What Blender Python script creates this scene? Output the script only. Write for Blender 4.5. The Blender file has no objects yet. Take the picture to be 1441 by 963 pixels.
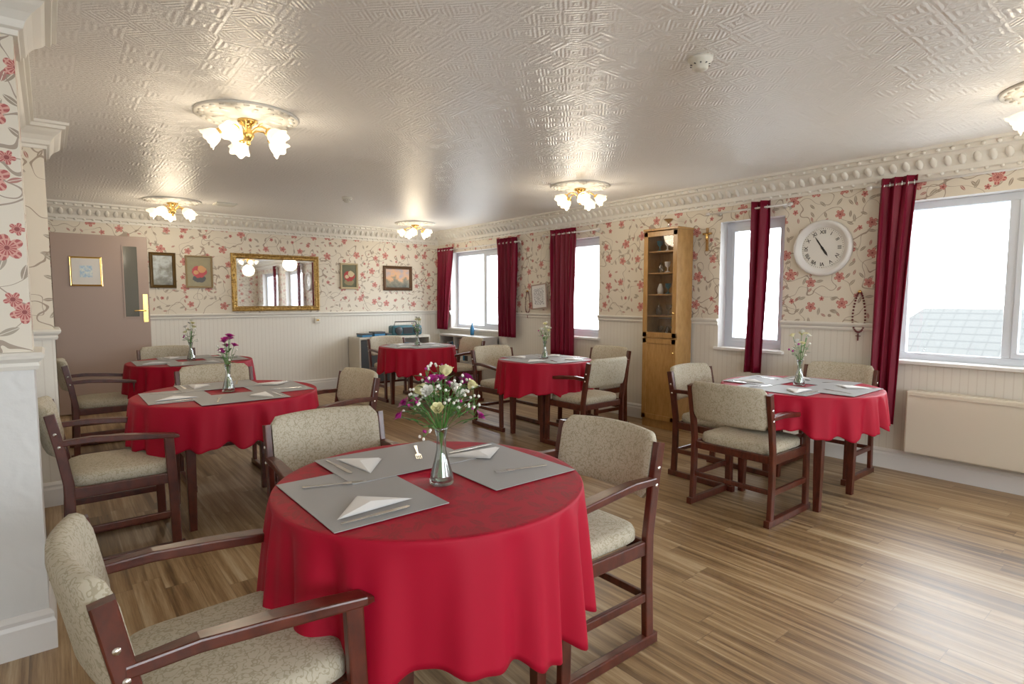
import bpy, bmesh, math, random
from mathutils import Vector, Matrix
random.seed(7)
PI=math.pi
XW=5.15; YB=8.35; CH=2.44; DZ=1.12
# ------------------------------------------------------------------ shader helper
class NB:
    def __init__(s,name,**kw):
        s.mat=bpy.data.materials.new(name); s.mat.use_nodes=True
        s.nt=s.mat.node_tree; s.b=s.nt.nodes['Principled BSDF']; s.out=s.nt.nodes['Material Output']
        for k,v in kw.items(): s.set(k.replace('_',' '),v)
    def set(s,k,v):
        i=s.b.inputs[k]
        if hasattr(v,'is_output'): s.nt.links.new(v,i)
        elif isinstance(v,(tuple,list)) and len(v)==3: i.default_value=(*v,1)
        else: i.default_value=v
    def n(s,t,**kw):
        nd=s.nt.nodes.new(t)
        for k,v in kw.items(): setattr(nd,k,v)
        return nd
    def put(s,i,v):
        if hasattr(v,'is_output'): s.nt.links.new(v,i)
        elif isinstance(v,(tuple,list)) and len(v)==3 and i.type=='RGBA': i.default_value=(*v,1)
        else: i.default_value=v
    def m(s,op,*a):
        nd=s.n('ShaderNodeMath',operation=op)
        for k,v in enumerate(a): s.put(nd.inputs[k],v)
        return nd.outputs[0]
    def mix(s,f,a,b,bt='MIX'):
        nd=s.n('ShaderNodeMix',data_type='RGBA',blend_type=bt)
        s.put(nd.inputs[0],f); s.put(nd.inputs[6],a); s.put(nd.inputs[7],b)
        return nd.outputs[2]
    def xyz(s):
        t=s.n('ShaderNodeTexCoord'); sp=s.n('ShaderNodeSeparateXYZ')
        s.nt.links.new(t.outputs['Object'],sp.inputs[0]); return sp.outputs[0],sp.outputs[1],sp.outputs[2]
    def vec(s,x,y,z=0.0):
        c=s.n('ShaderNodeCombineXYZ')
        s.put(c.inputs[0],x); s.put(c.inputs[1],y); s.put(c.inputs[2],z); return c.outputs[0]
    def noise(s,v,scale=5,detail=2,rough=.5):
        nd=s.n('ShaderNodeTexNoise'); 
        if v is not None: s.put(nd.inputs['Vector'],v)
        nd.inputs['Scale'].default_value=scale; nd.inputs['Detail'].default_value=detail; nd.inputs['Roughness'].default_value=rough
        return nd.outputs['Fac']
    def vor(s,v,scale=5,feature='F1'):
        nd=s.n('ShaderNodeTexVoronoi',feature=feature); s.put(nd.inputs['Vector'],v); nd.inputs['Scale'].default_value=scale
        return nd.outputs['Distance']
    def wn(s,v):
        nd=s.n('ShaderNodeTexWhiteNoise',noise_dimensions='3D'); s.put(nd.inputs['Vector'],v)
        sp=s.n('ShaderNodeSeparateColor'); s.nt.links.new(nd.outputs['Color'],sp.inputs[0])
        return sp.outputs[0],sp.outputs[1],sp.outputs[2],nd.outputs['Value']
    def ramp(s,f,stops):
        nd=s.n('ShaderNodeValToRGB'); s.put(nd.inputs[0],f); e=nd.color_ramp.elements
        e[0].position=stops[0][0]; e[0].color=(*stops[0][1],1); e[1].position=stops[-1][0]; e[1].color=(*stops[-1][1],1)
        for p,c in stops[1:-1]:
            q=e.new(p); q.color=(*c,1)
        return nd.outputs[0]
    def bump(s,h,strength=.3,dist=.01):
        nd=s.n('ShaderNodeBump'); s.put(nd.inputs['Height'],h); nd.inputs['Strength'].default_value=strength; nd.inputs['Distance'].default_value=dist
        s.nt.links.new(nd.outputs[0],s.b.inputs['Normal'])
    def cell(s,u,v,size,seed,jit):
        uu=s.m('DIVIDE',u,size); vv=s.m('DIVIDE',v,size)
        cu=s.m('FLOOR',uu); cv=s.m('FLOOR',vv)
        r1,r2,r3,r4=s.wn(s.vec(cu,cv,seed))
        lx=s.m('ADD',s.m('MULTIPLY',s.m('SUBTRACT',s.m('FRACT',uu),.5),size),s.m('MULTIPLY',s.m('SUBTRACT',r1,.5),jit))
        ly=s.m('ADD',s.m('MULTIPLY',s.m('SUBTRACT',s.m('FRACT',vv),.5),size),s.m('MULTIPLY',s.m('SUBTRACT',r2,.5),jit))
        a=s.m('MULTIPLY',r3,6.2832); c=s.m('COSINE',a); d=s.m('SINE',a)
        x=s.m('SUBTRACT',s.m('MULTIPLY',lx,c),s.m('MULTIPLY',ly,d))
        y=s.m('ADD',s.m('MULTIPLY',lx,d),s.m('MULTIPLY',ly,c))
        return x,y,r4,r1

def simple(name,col,rough=.5,metal=0.,**kw):
    nb=NB(name); nb.set('Base Color',col); nb.set('Roughness',rough); nb.set('Metallic',metal)
    for k,v in kw.items(): nb.set(k.replace('_',' '),v)
    return nb.mat

def flower(nb,x,y,R,petals=5):
    r=nb.m('SQRT',nb.m('ADD',nb.m('MULTIPLY',x,x),nb.m('MULTIPLY',y,y)))
    th=nb.m('ARCTAN2',y,x)
    pr=nb.m('MULTIPLY',R,nb.m('ADD',.55,nb.m('MULTIPLY',.45,nb.m('ABSOLUTE',nb.m('COSINE',nb.m('MULTIPLY',th,petals/2))))))
    mask=nb.m('LESS_THAN',r,pr)
    st=nb.m('GREATER_THAN',nb.m('COSINE',nb.m('MULTIPLY',th,petals*3)),.25)
    ring=nb.m('GREATER_THAN',nb.m('SINE',nb.m('MULTIPLY',r,260.)),.75)
    return mask,nb.m('MAXIMUM',st,ring),r
def leaf(nb,x,y,L,W):
    q=nb.m('DIVIDE',x,L)
    w=nb.m('MULTIPLY',W,nb.m('SUBTRACT',1.,nb.m('MULTIPLY',q,q)))
    body=nb.m('LESS_THAN',nb.m('ABSOLUTE',y),w)
    vein=nb.m('GREATER_THAN',nb.m('ABSOLUTE',y),.0012)
    return nb.m('MULTIPLY',body,vein)

def mk_wallpaper():
    nb=NB('floral_wallpaper'); X,Y,Z=nb.xyz(); u=nb.m('ADD',nb.m('ADD',X,Y),20.); v=Z
    col=nb.mix(nb.noise(nb.vec(u,v),3,2),(.69,.63,.52),(.73,.675,.57))
    vn=nb.noise(nb.vec(u,v,3.3),3.2,1.5)
    vine=nb.m('LESS_THAN',nb.m('ABSOLUTE',nb.m('SUBTRACT',vn,.5)),.0048)
    vn2=nb.noise(nb.vec(u,v,8.1),3.9,1.)
    vine2=nb.m('LESS_THAN',nb.m('ABSOLUTE',nb.m('SUBTRACT',vn2,.47)),.0035)
    col=nb.mix(nb.m('MAXIMUM',vine,vine2),col,(.34,.27,.21))
    for seed,size,L,W,thr,c in ((1.5,.10,.031,.0105,.38,(.31,.25,.19)),(4.5,.115,.026,.0095,.42,(.40,.18,.15)),(9.5,.13,.036,.012,.5,(.36,.31,.24))):
        x,y,r,_=nb.cell(nb.m('ADD',u,seed*.031),v,size,seed,.035)
        mk=nb.m('MULTIPLY',leaf(nb,x,y,L,W),nb.m('LESS_THAN',r,thr))
        col=nb.mix(mk,col,c)
    for seed,size,Rb,Rr,thr,off in ((2.5,.235,.040,.018,.86,0.),(6.5,.27,.020,.018,.7,.14)):
        x,y,r,r1=nb.cell(nb.m('ADD',u,off),nb.m('ADD',v,off),size,seed,.11)
        R=nb.m('ADD',Rb,nb.m('MULTIPLY',r1,Rr))
        mk,st,rr=flower(nb,x,y,R)
        fc=nb.mix(st,(.40,.085,.08),(.64,.32,.265))
        fc=nb.mix(nb.m('LESS_THAN',rr,.008),fc,(.26,.05,.05))
        col=nb.mix(nb.m('MULTIPLY',mk,nb.m('LESS_THAN',r,thr)),col,fc)
    nb.set('Base Color',col); nb.set('Roughness',.6); return nb.mat
def mk_lower():
    nb=NB('white_beaded_panelling'); X,Y,Z=nb.xyz(); u=nb.m('ADD',nb.m('ADD',X,Y),20.)
    f=nb.m('FRACT',nb.m('DIVIDE',u,.05)); g=nb.m('LESS_THAN',nb.m('ABSOLUTE',nb.m('SUBTRACT',f,.5)),.07)
    h=nb.m('SUBTRACT',nb.m('MULTIPLY',nb.noise(nb.vec(u,Z),60,2),.3),g)
    nb.set('Base Color',nb.mix(g,(.73,.70,.625),(.66,.62,.545))); nb.set('Roughness',.4); nb.bump(h,.3,.004); return nb.mat
def mk_anag():
    nb=NB('embossed_white_panel'); X,Y,Z=nb.xyz(); u=nb.m('ADD',X,Y)
    h=nb.m('ADD',nb.m('SINE',nb.m('ADD',nb.m('MULTIPLY',nb.noise(nb.vec(u,Z),7,1),30.),nb.m('MULTIPLY',u,40.))),nb.noise(nb.vec(u,Z),90,2))
    nb.set('Base Color',(.66,.67,.66)); nb.set('Roughness',.45); nb.bump(h,.15,.003); return nb.mat
def mk_ceiling():
    nb=NB('embossed_gloss_ceiling'); X,Y,Z=nb.xyz()
    S=.15
    cu=nb.m('FLOOR',nb.m('DIVIDE',X,S)); cv=nb.m('FLOOR',nb.m('DIVIDE',Y,S)); r1,r2,r3,r4=nb.wn(nb.vec(cu,cv,1.))
    fx=nb.m('ABSOLUTE',nb.m('SUBTRACT',nb.m('FRACT',nb.m('DIVIDE',X,S)),.5)); fy=nb.m('ABSOLUTE',nb.m('SUBTRACT',nb.m('FRACT',nb.m('DIVIDE',Y,S)),.5))
    dm=nb.m('ADD',fx,fy); sqr=nb.m('MAXIMUM',fx,fy)
    pat=nb.m('ADD',nb.m('MULTIPLY',dm,nb.m('GREATER_THAN',r1,.5)),nb.m('MULTIPLY',sqr,nb.m('LESS_THAN',r1,.5)))
    rel=nb.m('SINE',nb.m('MULTIPLY',pat,36.))
    h=nb.m('ADD',nb.m('MULTIPLY',rel,.36),nb.m('ADD',nb.m('MULTIPLY',nb.noise(nb.vec(X,Y),30,2,.6),1.3),nb.m('MULTIPLY',nb.noise(nb.vec(X,Y),80,2,.6),1.3)))
    nb.set('Base Color',(.86,.85,.83)); nb.set('Roughness',.30); nb.set('Specular IOR Level',.42); nb.bump(h,.36,.007); return nb.mat
def mk_floor():
    nb=NB('oak_strip_vinyl_floor'); X,Y,Z=nb.xyz(); W=.12
    row=nb.m('FLOOR',nb.m('DIVIDE',X,W)); r1,_,_,_=nb.wn(nb.vec(row,0.,5.))
    yy=nb.m('DIVIDE',nb.m('ADD',Y,nb.m('MULTIPLY',r1,3.)),1.2); col_=nb.m('FLOOR',yy)
    a,b,c,d=nb.wn(nb.vec(row,col_,2.))
    n1=nb.noise(nb.vec(nb.m('ADD',nb.m('MULTIPLY',X,26.),nb.m('MULTIPLY',a,50.)),nb.m('MULTIPLY',Y,.8),nb.m('MULTIPLY',b,9.)),1.,2,.6)
    n2=nb.noise(nb.vec(nb.m('MULTIPLY',X,150.),nb.m('MULTIPLY',Y,5.),d),1.,3,.7)
    n3=nb.noise(nb.vec(nb.m('MULTIPLY',X,3.),nb.m('MULTIPLY',Y,1.5)),1.,2,.5)
    t=nb.m('ADD',nb.m('ADD',nb.m('MULTIPLY',n1,.72),nb.m('MULTIPLY',n2,.40)),nb.m('ADD',nb.m('MULTIPLY',nb.m('SUBTRACT',a,.5),.12),nb.m('MULTIPLY',nb.m('SUBTRACT',n3,.5),.22)))
    cc=nb.ramp(t,[(.36,(.10,.055,.024)),(.48,(.20,.118,.052)),(.58,(.29,.182,.085)),(.68,(.39,.27,.145)),(.84,(.52,.42,.28))])
    fx=nb.m('FRACT',nb.m('DIVIDE',X,W)); gap=nb.m('LESS_THAN',fx,.018); gap2=nb.m('LESS_THAN',nb.m('FRACT',yy),.0025)
    g=nb.m('MAXIMUM',gap,gap2)
    nb.set('Base Color',nb.mix(nb.m('MULTIPLY',g,.5),cc,(.08,.05,.03))); nb.set('Roughness',nb.m('ADD',.29,nb.m('MULTIPLY',n2,.18)))
    nb.bump(nb.m('SUBTRACT',nb.m('MULTIPLY',n2,.3),g),.15,.003); return nb.mat
def mk_wood(name,c1,c2,rough=.3,sc=1.,ax='x'):
    nb=NB(name); X,Y,Z=nb.xyz()
    n=nb.noise(nb.vec(nb.m('MULTIPLY',X,12*sc),nb.m('MULTIPLY',Y,30*sc),nb.m('MULTIPLY',Z,6*sc)),2.,4,.6)
    nb.set('Base Color',nb.ramp(n,[(.3,c1),(.7,c2)])); nb.set('Roughness',rough); nb.set('Coat Weight',.2); nb.set('Coat Roughness',.2); return nb.mat
def mk_fabric():
    nb=NB('beige_patterned_upholstery'); X,Y,Z=nb.xyz(); v=nb.vec(X,Y,Z)
    k=nb.m('LESS_THAN',nb.m('ABSOLUTE',nb.m('SUBTRACT',nb.noise(v,55,1),.5)),.035)
    d=nb.m('LESS_THAN',nb.vor(v,75),.24)
    c=nb.mix(nb.noise(v,8,2),(.51,.465,.36),(.44,.395,.295)); c=nb.mix(nb.m('MULTIPLY',d,.55),c,(.29,.24,.15)); c=nb.mix(nb.m('MULTIPLY',k,.7),c,(.29,.25,.16))
    nb.set('Base Color',c); nb.set('Roughness',.75); nb.bump(nb.noise(v,300,2),.15,.002); return nb.mat
def mk_cloth(name,c1,c2,pat=True,rough=.62):
    nb=NB(name); X,Y,Z=nb.xyz()
    x,y,r,r1=nb.cell(nb.m('ADD',X,5.),nb.m('ADD',Y,5.),.14,3.,.03)
    mk,st,rr=flower(nb,x,y,.058)
    x2,y2,r2,_=nb.cell(nb.m('ADD',X,5.04),nb.m('ADD',Y,5.05),.07,7.,.02)
    lf=leaf(nb,x2,y2,.032,.012)
    k=nb.m('MAXIMUM',nb.m('MULTIPLY',mk,nb.m('SUBTRACT',1.,nb.m('MULTIPLY',st,.8))),lf)
    k=nb.m('MULTIPLY',k,nb.m('GREATER_THAN',Z,.7515)) if pat else nb.m('MULTIPLY',k,.0)
    nb.set('Base Color',nb.mix(k,c1,c2)); nb.set('Roughness',nb.m('SUBTRACT',rough,nb.m('MULTIPLY',k,.04)))
    nb.set('Specular IOR Level',.22); nb.bump(nb.noise(nb.vec(X,Y,Z),500,1),.05,.002); return nb.mat
def mk_glass(name,tint=(1,1,1),gl=.06):
    m=bpy.data.materials.new(name); m.use_nodes=True; nt=m.node_tree; nt.nodes.clear()
    o=nt.nodes.new('ShaderNodeOutputMaterial'); t=nt.nodes.new('ShaderNodeBsdfTransparent'); g=nt.nodes.new('ShaderNodeBsdfGlossy'); x=nt.nodes.new('ShaderNodeMixShader')
    lw=nt.nodes.new('ShaderNodeLayerWeight'); lw.inputs[0].default_value=.25; ml=nt.nodes.new('ShaderNodeMath'); ml.operation='MULTIPLY_ADD'; ml.inputs[1].default_value=.6; ml.inputs[2].default_value=gl
    nt.links.new(lw.outputs['Fresnel'],ml.inputs[0]); t.inputs[0].default_value=(*tint,1); g.inputs['Roughness'].default_value=.03
    nt.links.new(ml.outputs[0],x.inputs[0]); nt.links.new(t.outputs[0],x.inputs[1]); nt.links.new(g.outputs[0],x.inputs[2]); nt.links.new(x.outputs[0],o.inputs[0]); return m
def mk_paint(name,stops,scale=9,dist=0.,grad=0.):
    nb=NB(name); X,Y,Z=nb.xyz(); f=nb.noise(nb.vec(X,Y,dist),scale,4,.6)
    f=nb.m('ADD',f,nb.m('MULTIPLY',Y,grad)); nb.set('Base Color',nb.ramp(f,stops)); nb.set('Roughness',.35); return nb.mat

M=dict(
 paper=mk_wallpaper(), lower=mk_lower(), anag=mk_anag(), ceil=mk_ceiling(), floor=mk_floor(),
 white=simple('white_gloss_paint',(.74,.73,.71),.35), plaster=simple('cornice_plaster',(.74,.72,.66),.45),
 upvc=simple('white_upvc',(.62,.67,.74),.3), wood=mk_wood('mahogany_wood',(.040,.0065,.0035),(.105,.019,.009),.3),
 oak=mk_wood('oak_veneer',(.33,.165,.042),(.46,.25,.08),.35,.8), fabric=mk_fabric(),
 red=mk_cloth('crimson_damask_cloth',(.36,.0008,.018),(.255,.0006,.012)), curtain=mk_cloth('burgundy_curtain_fabric',(.16,.0015,.018),(.16,.0015,.018),False,.5),
 mat=simple('silver_grey_placemat_vinyl',(.30,.30,.305),.55), napkin=simple('white_paper_napkin',(.80,.80,.80),.7),
 steel=simple('cutlery_steel',(.75,.74,.72),.2,1.), gold=None, brass=simple('polished_brass',(.83,.55,.18),.22,1.),
 glass=mk_glass('clear_glass',gl=.03), vglass=mk_glass('vase_glass',(.90,.94,.93),.12), mirror=simple('mirror_silvering',(.9,.9,.9),.02,1.),
 door=simple('mauve_beige_door_paint',(.37,.262,.208),.4), black=simple('black_plastic',(.02,.02,.022),.35), dark=simple('dark_grey_panel',(.045,.05,.055),.35),
 heater=simple('cream_enamel',(.68,.62,.51),.35), dial=simple('clock_dial',(.74,.73,.68),.4), ink=simple('black_ink',(.02,.02,.02),.5),
 paperw=simple('paper_white',(.74,.73,.71),.6), teal=simple('teal_plastic',(.012,.09,.12),.3), blue=simple('blue_card',(.02,.16,.34),.5),
 stem=simple('green_stem',(.07,.22,.035),.5), leafg=simple('green_leaf',(.05,.16,.03),.5), yel=simple('cream_yellow_petal',(.80,.76,.42),.5),
 mag=simple('magenta_petal',(.40,.01,.22),.5), wht=simple('white_petal',(.82,.82,.76),.5), grey=simple('detector_plastic',(.68,.66,.58),.4),
 bead=simple('dark_red_beads',(.12,.01,.015),.3), roof=None, ext=simple('pale_render',(.09,.09,.09),.8), grass=simple('pale_concrete_ground',(.60,.60,.58),.9),
 chrome=simple('chrome',(.8,.8,.8),.15,1.))
def _gold():
    nb=NB('gilded_frame'); X,Y,Z=nb.xyz(); h=nb.vor(nb.vec(X,Y,Z),45); nb.set('Base Color',nb.mix(h,(.30,.17,.04),(.66,.45,.16))); nb.set('Metallic',.8); nb.set('Roughness',.38); nb.bump(h,.9,.01); return nb.mat
M['gold']=_gold()
def _roof():
    nb=NB('roof_tiles'); X,Y,Z=nb.xyz(); f=nb.m('FRACT',nb.m('MULTIPLY',Z,7.)); g=nb.m('FRACT',nb.m('MULTIPLY',Y,4.))
    k=nb.m('MAXIMUM',nb.m('LESS_THAN',f,.2),nb.m('LESS_THAN',g,.08)); nb.set('Base Color',nb.mix(k,(.068,.070,.068),(.054,.056,.055))); nb.set('Roughness',.9); nb.set('Specular IOR Level',.1); return nb.mat
M['roof']=_roof()
def _shade():
    nb=NB('frosted_tulip_glass'); nb.set('Base Color',(.95,.93,.88)); nb.set('Roughness',.25)
    nb.set('Emission Color',(1,.82,.56)); nb.set('Emission Strength',.5); return nb.mat
M['shade']=_shade()
M['bulb']=simple('lit_bulb',(1,1,1),.5); bb=M['bulb'].node_tree.nodes['Principled BSDF']; bb.inputs['Emission Color'].default_value=(1,.82,.52,1); bb.inputs['Emission Strength'].default_value=9
# ------------------------------------------------------------------ mesh helper
class MB:
    def __init__(s): s.v=[];s.f=[];s.m=[];s.s=[]
    def add(s,vs,fs,m=0,sm=False,T=None):
        o=len(s.v)
        for p in vs:
            p=Vector(p); s.v.append(T@p if T is not None else p)
        for f in fs: s.f.append([i+o for i in f]); s.m.append(m); s.s.append(sm)
    def box(s,x0,x1,y0,y1,z0,z1,m=0,T=None):
        vs=[(x,y,z) for x in(x0,x1) for y in(y0,y1) for z in(z0,z1)]
        s.add(vs,[(0,1,3,2),(4,6,7,5),(0,4,5,1),(2,3,7,6),(0,2,6,4),(1,5,7,3)],m,False,T)
    def grid(s,rows,m=0,sm=True,closeu=False,T=None):
        R=len(rows);C=len(rows[0]); vs=[p for r in rows for p in r]; fs=[]
        for i in range(R-1):
            for j in range(C if closeu else C-1):
                k=(j+1)%C; fs.append((i*C+j,i*C+k,(i+1)*C+k,(i+1)*C+j))
        s.add(vs,fs,m,sm,T)
    def tube(s,pts,r,seg=8,m=0,sm=True,T=None,closed=False):
        pts=[Vector(p) for p in pts]; rows=[]; n=len(pts)
        for i,p in enumerate(pts):
            a=pts[(i-1)%n] if (closed or i>0) else p; b=pts[(i+1)%n] if (closed or i<n-1) else p
            t=(b-a).normalized(); up=Vector((0,0,1)) if abs(t.z)<.9 else Vector((1,0,0))
            x=t.cross(up).normalized(); y=x.cross(t); rr=r[i] if isinstance(r,(list,tuple)) else r
            rows.append([p+x*math.cos(2*PI*k/seg)*rr+y*math.sin(2*PI*k/seg)*rr for k in range(seg)])
        if closed: rows.append(rows[0])
        s.grid(rows,m,sm,True,T)
        if not closed:
            o=len(s.v); s.v+= [T@p if T is not None else p for p in rows[0]+rows[-1]]
            s.f.append([o+k for k in range(seg)][::-1]); s.f.append([o+seg+k for k in range(seg)]); s.m+=[m,m]; s.s+=[False,False]
    def lathe(s,prof,seg=24,m=0,c=(0,0,0),sm=True,T=None,wav=None):
        rows=[]
        for (r,z) in prof:
            rows.append([(c[0]+r*math.cos(2*PI*k/seg),c[1]+r*math.sin(2*PI*k/seg),c[2]+z) for k in range(seg)])
        s.grid(rows,m,sm,True,T)
    def ell(s,c,r,seg=8,rings=6,m=0,T=None):
        rx,ry,rz=r if isinstance(r,(tuple,list)) else (r,r,r); rows=[]
        for i in range(rings+1):
            ph=-PI/2+PI*i/rings
            rows.append([(c[0]+rx*math.cos(ph)*math.cos(2*PI*k/seg),c[1]+ry*math.cos(ph)*math.sin(2*PI*k/seg),c[2]+rz*math.sin(ph)) for k in range(seg)])
        s.grid(rows,m,True,True,T)
    def bar(s,path,y,wy,t,m=0):   # rectangular bar following path in xz plane
        P=[Vector((p[0],0,p[1])) for p in path]; n=len(P); rows=[]
        ts=[p[2] if len(p)>2 else t for p in path]
        for i in range(n):
            a=P[max(i-1,0)];b=P[min(i+1,n-1)]; d=(b-a).normalized(); nn=Vector((-d.z,0,d.x))*ts[i]/2; c=P[i]
            rows.append([c+nn+Vector((0,y-wy/2,0)),c+nn+Vector((0,y+wy/2,0)),c-nn+Vector((0,y+wy/2,0)),c-nn+Vector((0,y-wy/2,0))])
        s.grid(rows,m,False,True)
        s.add(rows[0],[(3,2,1,0)],m); s.add(rows[-1],[(0,1,2,3)],m)
    def mesh(s,name,mats):
        me=bpy.data.meshes.new(name); me.from_pydata([tuple(p) for p in s.v],[],s.f)
        for m in mats: me.materials.append(m)
        me.polygons.foreach_set('material_index',s.m); me.polygons.foreach_set('use_smooth',s.s); me.update(); return me
    def obj(s,name,mats,parent=None,loc=None,rz=0,mat4=None,bevel=0,normals=True):
        if normals:
            me=s.mesh(name,mats); bm=bmesh.new(); bm.from_mesh(me); bmesh.ops.remove_doubles(bm,verts=bm.verts,dist=1e-5); bmesh.ops.recalc_face_normals(bm,faces=bm.faces); bm.to_mesh(me); bm.free()
        else: me=s.mesh(name,mats)
        return place(name,me,parent,loc,rz,mat4,bevel)
def place(name,me,parent=None,loc=None,rz=0,mat4=None,bevel=0):
    o=bpy.data.objects.new(name,me); bpy.context.scene.collection.objects.link(o)
    if parent: o.parent=parent
    if mat4 is not None: o.matrix_world=mat4
    else:
        if loc: o.location=loc
        o.rotation_euler=(0,0,rz)
    if bevel:
        b=o.modifiers.new('bevel','BEVEL'); b.width=bevel; b.segments=2; b.limit_method='ANGLE'; b.angle_limit=.6
    return o
def empty(name,loc=(0,0,0),rz=0,mat4=None):
    o=bpy.data.objects.new(name,None); bpy.context.scene.collection.objects.link(o); o.empty_display_size=.1
    if mat4 is not None: o.matrix_world=mat4
    else: o.location=loc; o.rotation_euler=(0,0,rz)
    return o
def onwall(side,a,z,off=0.):
    if side=='right': R=Matrix(((0,0,-1),(-1,0,0),(0,1,0))).to_4x4(); return Matrix.Translation((XW-off,a,z))@R
    R=Matrix(((1,0,0),(0,0,-1),(0,1,0))).to_4x4(); return Matrix.Translation((a,YB-off,z))@R
# ------------------------------------------------------------------ room shell
def wall(name,axis,c0,c1,a0,a1,holes,low='lower'):
    mb=MB(); As=sorted({a0,a1,*[h[0] for h in holes],*[h[1] for h in holes]}); Zs=sorted({0.,DZ,CH,*[h[2] for h in holes],*[h[3] for h in holes]})
    for i in range(len(As)-1):
        for j in range(len(Zs)-1):
            ca=(As[i]+As[i+1])/2; cz=(Zs[j]+Zs[j+1])/2
            if any(h[0]<ca<h[1] and h[2]<cz<h[3] for h in holes): continue
            m=1 if cz<DZ else 0
            if axis=='x': mb.box(c0,c1,As[i],As[i+1],Zs[j],Zs[j+1],m)
            else: mb.box(As[i],As[i+1],c0,c1,Zs[j],Zs[j+1],m)
    seen={}
    for k,f in enumerate(mb.f):
        key=tuple(sorted((round(mb.v[i].x,4),round(mb.v[i].y,4),round(mb.v[i].z,4)) for i in f)); seen.setdefault(key,[]).append(k)
    drop={k for ks in seen.values() if len(ks)>1 for k in ks}
    nf=[];nm=[];ns=[]
    for k,f in enumerate(mb.f):
        if k in drop: continue
        vs=[mb.v[i] for i in f]; n=(vs[1]-vs[0]).cross(vs[2]-vs[0]).normalized(); m=mb.m[k]
        if abs(n.x if axis=='x' else n.y)<.5: m=2
        nf.append(f);nm.append(m);ns.append(False)
    mb.f,mb.m,mb.s=nf,nm,ns
    return mb.obj(name,[M['paper'],M[low],M['white']])
WZ0,WZ1=.87,2.09
WINS=[(6.42,7.98,2),(4.72,5.46,1),(2.50,3.13,1),(.28,1.62,2),(-1.9,-.45,2)]
wall('wall_right','x',XW,XW+.24,-2.5,YB+.2,[(a,b,WZ0,WZ1) for a,b,_ in WINS])
wall('wall_back','y',YB,YB+.2,-1.6,XW,[])
FW=[(-.9,1.3),(2.2,4.2)]
wall('wall_front','y',-2.7,-2.5,-1.8,XW+.24,[(a,b,WZ0,WZ1) for a,b in FW])
wall('wall_left','x',-1.8,-1.6,-2.5,YB+.2,[])
def block(name,x0,x1,y0,y1,low):
    mb=MB(); mb.box(x0,x1,y0,y1,0,DZ,1); mb.box(x0,x1,y0,y1,DZ,CH,0); return mb.obj(name,[M['paper'],M[low]])
block('wall_partition',-1.6,-.15,2.80,5.1,'anag')
block('pillar_near',-.5,-.055,2.78,3.05,'anag'); block('pillar_far',-.5,.02,4.72,5.14,'lower')
mb=MB(); mb.box(-1.8,XW+.24,-2.7,YB+.2,-.1,0); mb.obj('floor',[M['floor']])
mb=MB(); mb.box(-1.8,XW+.24,-2.7,YB+.2,CH,CH+.1); mb.obj('ceiling',[M['ceil']])
CORN=[(0,2.235),(.018,2.235),(.022,2.26),(.04,2.268),(.05,2.30),(.075,2.335),(.11,2.365),(.125,2.385),(.15,2.39),(.155,2.415),(.175,2.42),(.178,CH),(0,CH)]
CORNS=[(d*.75,CH-(CH-z)*.75) for d,z in CORN]
DADO=[(0,DZ-.035),(.012,DZ-.035),(.018,DZ-.02),(.014,DZ-.008),(.03,DZ+.008),(.034,DZ+.02),(.026,DZ+.03),(0,DZ+.032)]
BASE=[(0,.0),(.02,.0),(.02,.11),(.014,.125),(.016,.14),(.006,.155),(0,.158)]
def trim(mb,p0,p1,nrm,prof,e0=0,e1=0,orn=False):
    p0=Vector((*p0,0));p1=Vector((*p1,0));d=(p1-p0).normalized();n=Vector((*nrm,0)); 
    A=[p0-d*e0*q[0]+n*q[0]+Vector((0,0,q[1])) for q in prof]; B=[p1+d*e1*q[0]+n*q[0]+Vector((0,0,q[1])) for q in prof]
    mb.grid([A,B],0,False,False); mb.add(A,[tuple(range(len(A)))]); mb.add(B,[tuple(range(len(B)))])
    if orn:
        L=(p1-p0).length; k=int(L/.085)
        for i in range(k):
            c=p0+d*(L*(i+.5)/k)+n*.085+Vector((0,0,2.335)); 
            T=Matrix.Translation(c)@Matrix((( d.x,n.x,0),(d.y,n.y,0),(0,0,1))).to_4x4()@Matrix.Rotation(-.75,4,'X')
            mb.ell((0,0,0),(.026,.018,.045),7,5,0,T)
            c2=p0+d*(L*i/k)+n*.028+Vector((0,0,2.262)); mb.ell(tuple(c2),(.016,.016,.016),6,4,0)
            c3=p0+d*(L*i/k)+n*.155+Vector((0,0,2.405)); mb.ell(tuple(c3),(.018,.018,.014),6,4,0)
for nm,prof,orn in (('trim_1',CORN,True),('trim_2',DADO,False)):
    mb=MB()
    segs=[((XW,-2.5),(XW,YB),(-1,0),-1,-1),((XW,YB),(-1.6,YB),(0,-1),-1,-1),((-1.6,-2.5),(XW,-2.5),(0,1),-1,-1)]
    if nm=='trim_2':
        segs=[]; prev=-2.5
        for a,b,_ in sorted(WINS): segs.append(((XW,prev),(XW,a),(-1,0),0,0)); prev=b
        segs.append(((XW,prev),(XW,YB),(-1,0),0,-1)); segs.append(((XW,YB),(-1.6,YB),(0,-1),-1,-1))
    for s in segs: trim(mb,s[0],s[1],s[2],prof,s[3],s[4],orn)
    pf=CORNS if nm=='trim_1' else prof
    for s in [((-1.6,2.78),(-.055,2.78),(0,-1),-1,1),((-.055,2.78),(-.055,3.05),(1,0),1,1),((-.15,3.05),(-.15,4.72),(1,0),-1,-1),
              ((-.5,4.72),(.02,4.72),(0,-1),-1,1),((.02,4.72),(.02,5.14),(1,0),1,1)]:
        trim(mb,s[0],s[1],s[2],pf,s[3],s[4],False)
    mb.obj(nm,[M['plaster']],normals=False)
def skirt(name,segs):
    mb=MB()
    for s in segs: trim(mb,s[0],s[1],s[2],BASE,s[3],s[4])
    mb.obj(name,[M['white']],normals=False)
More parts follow.
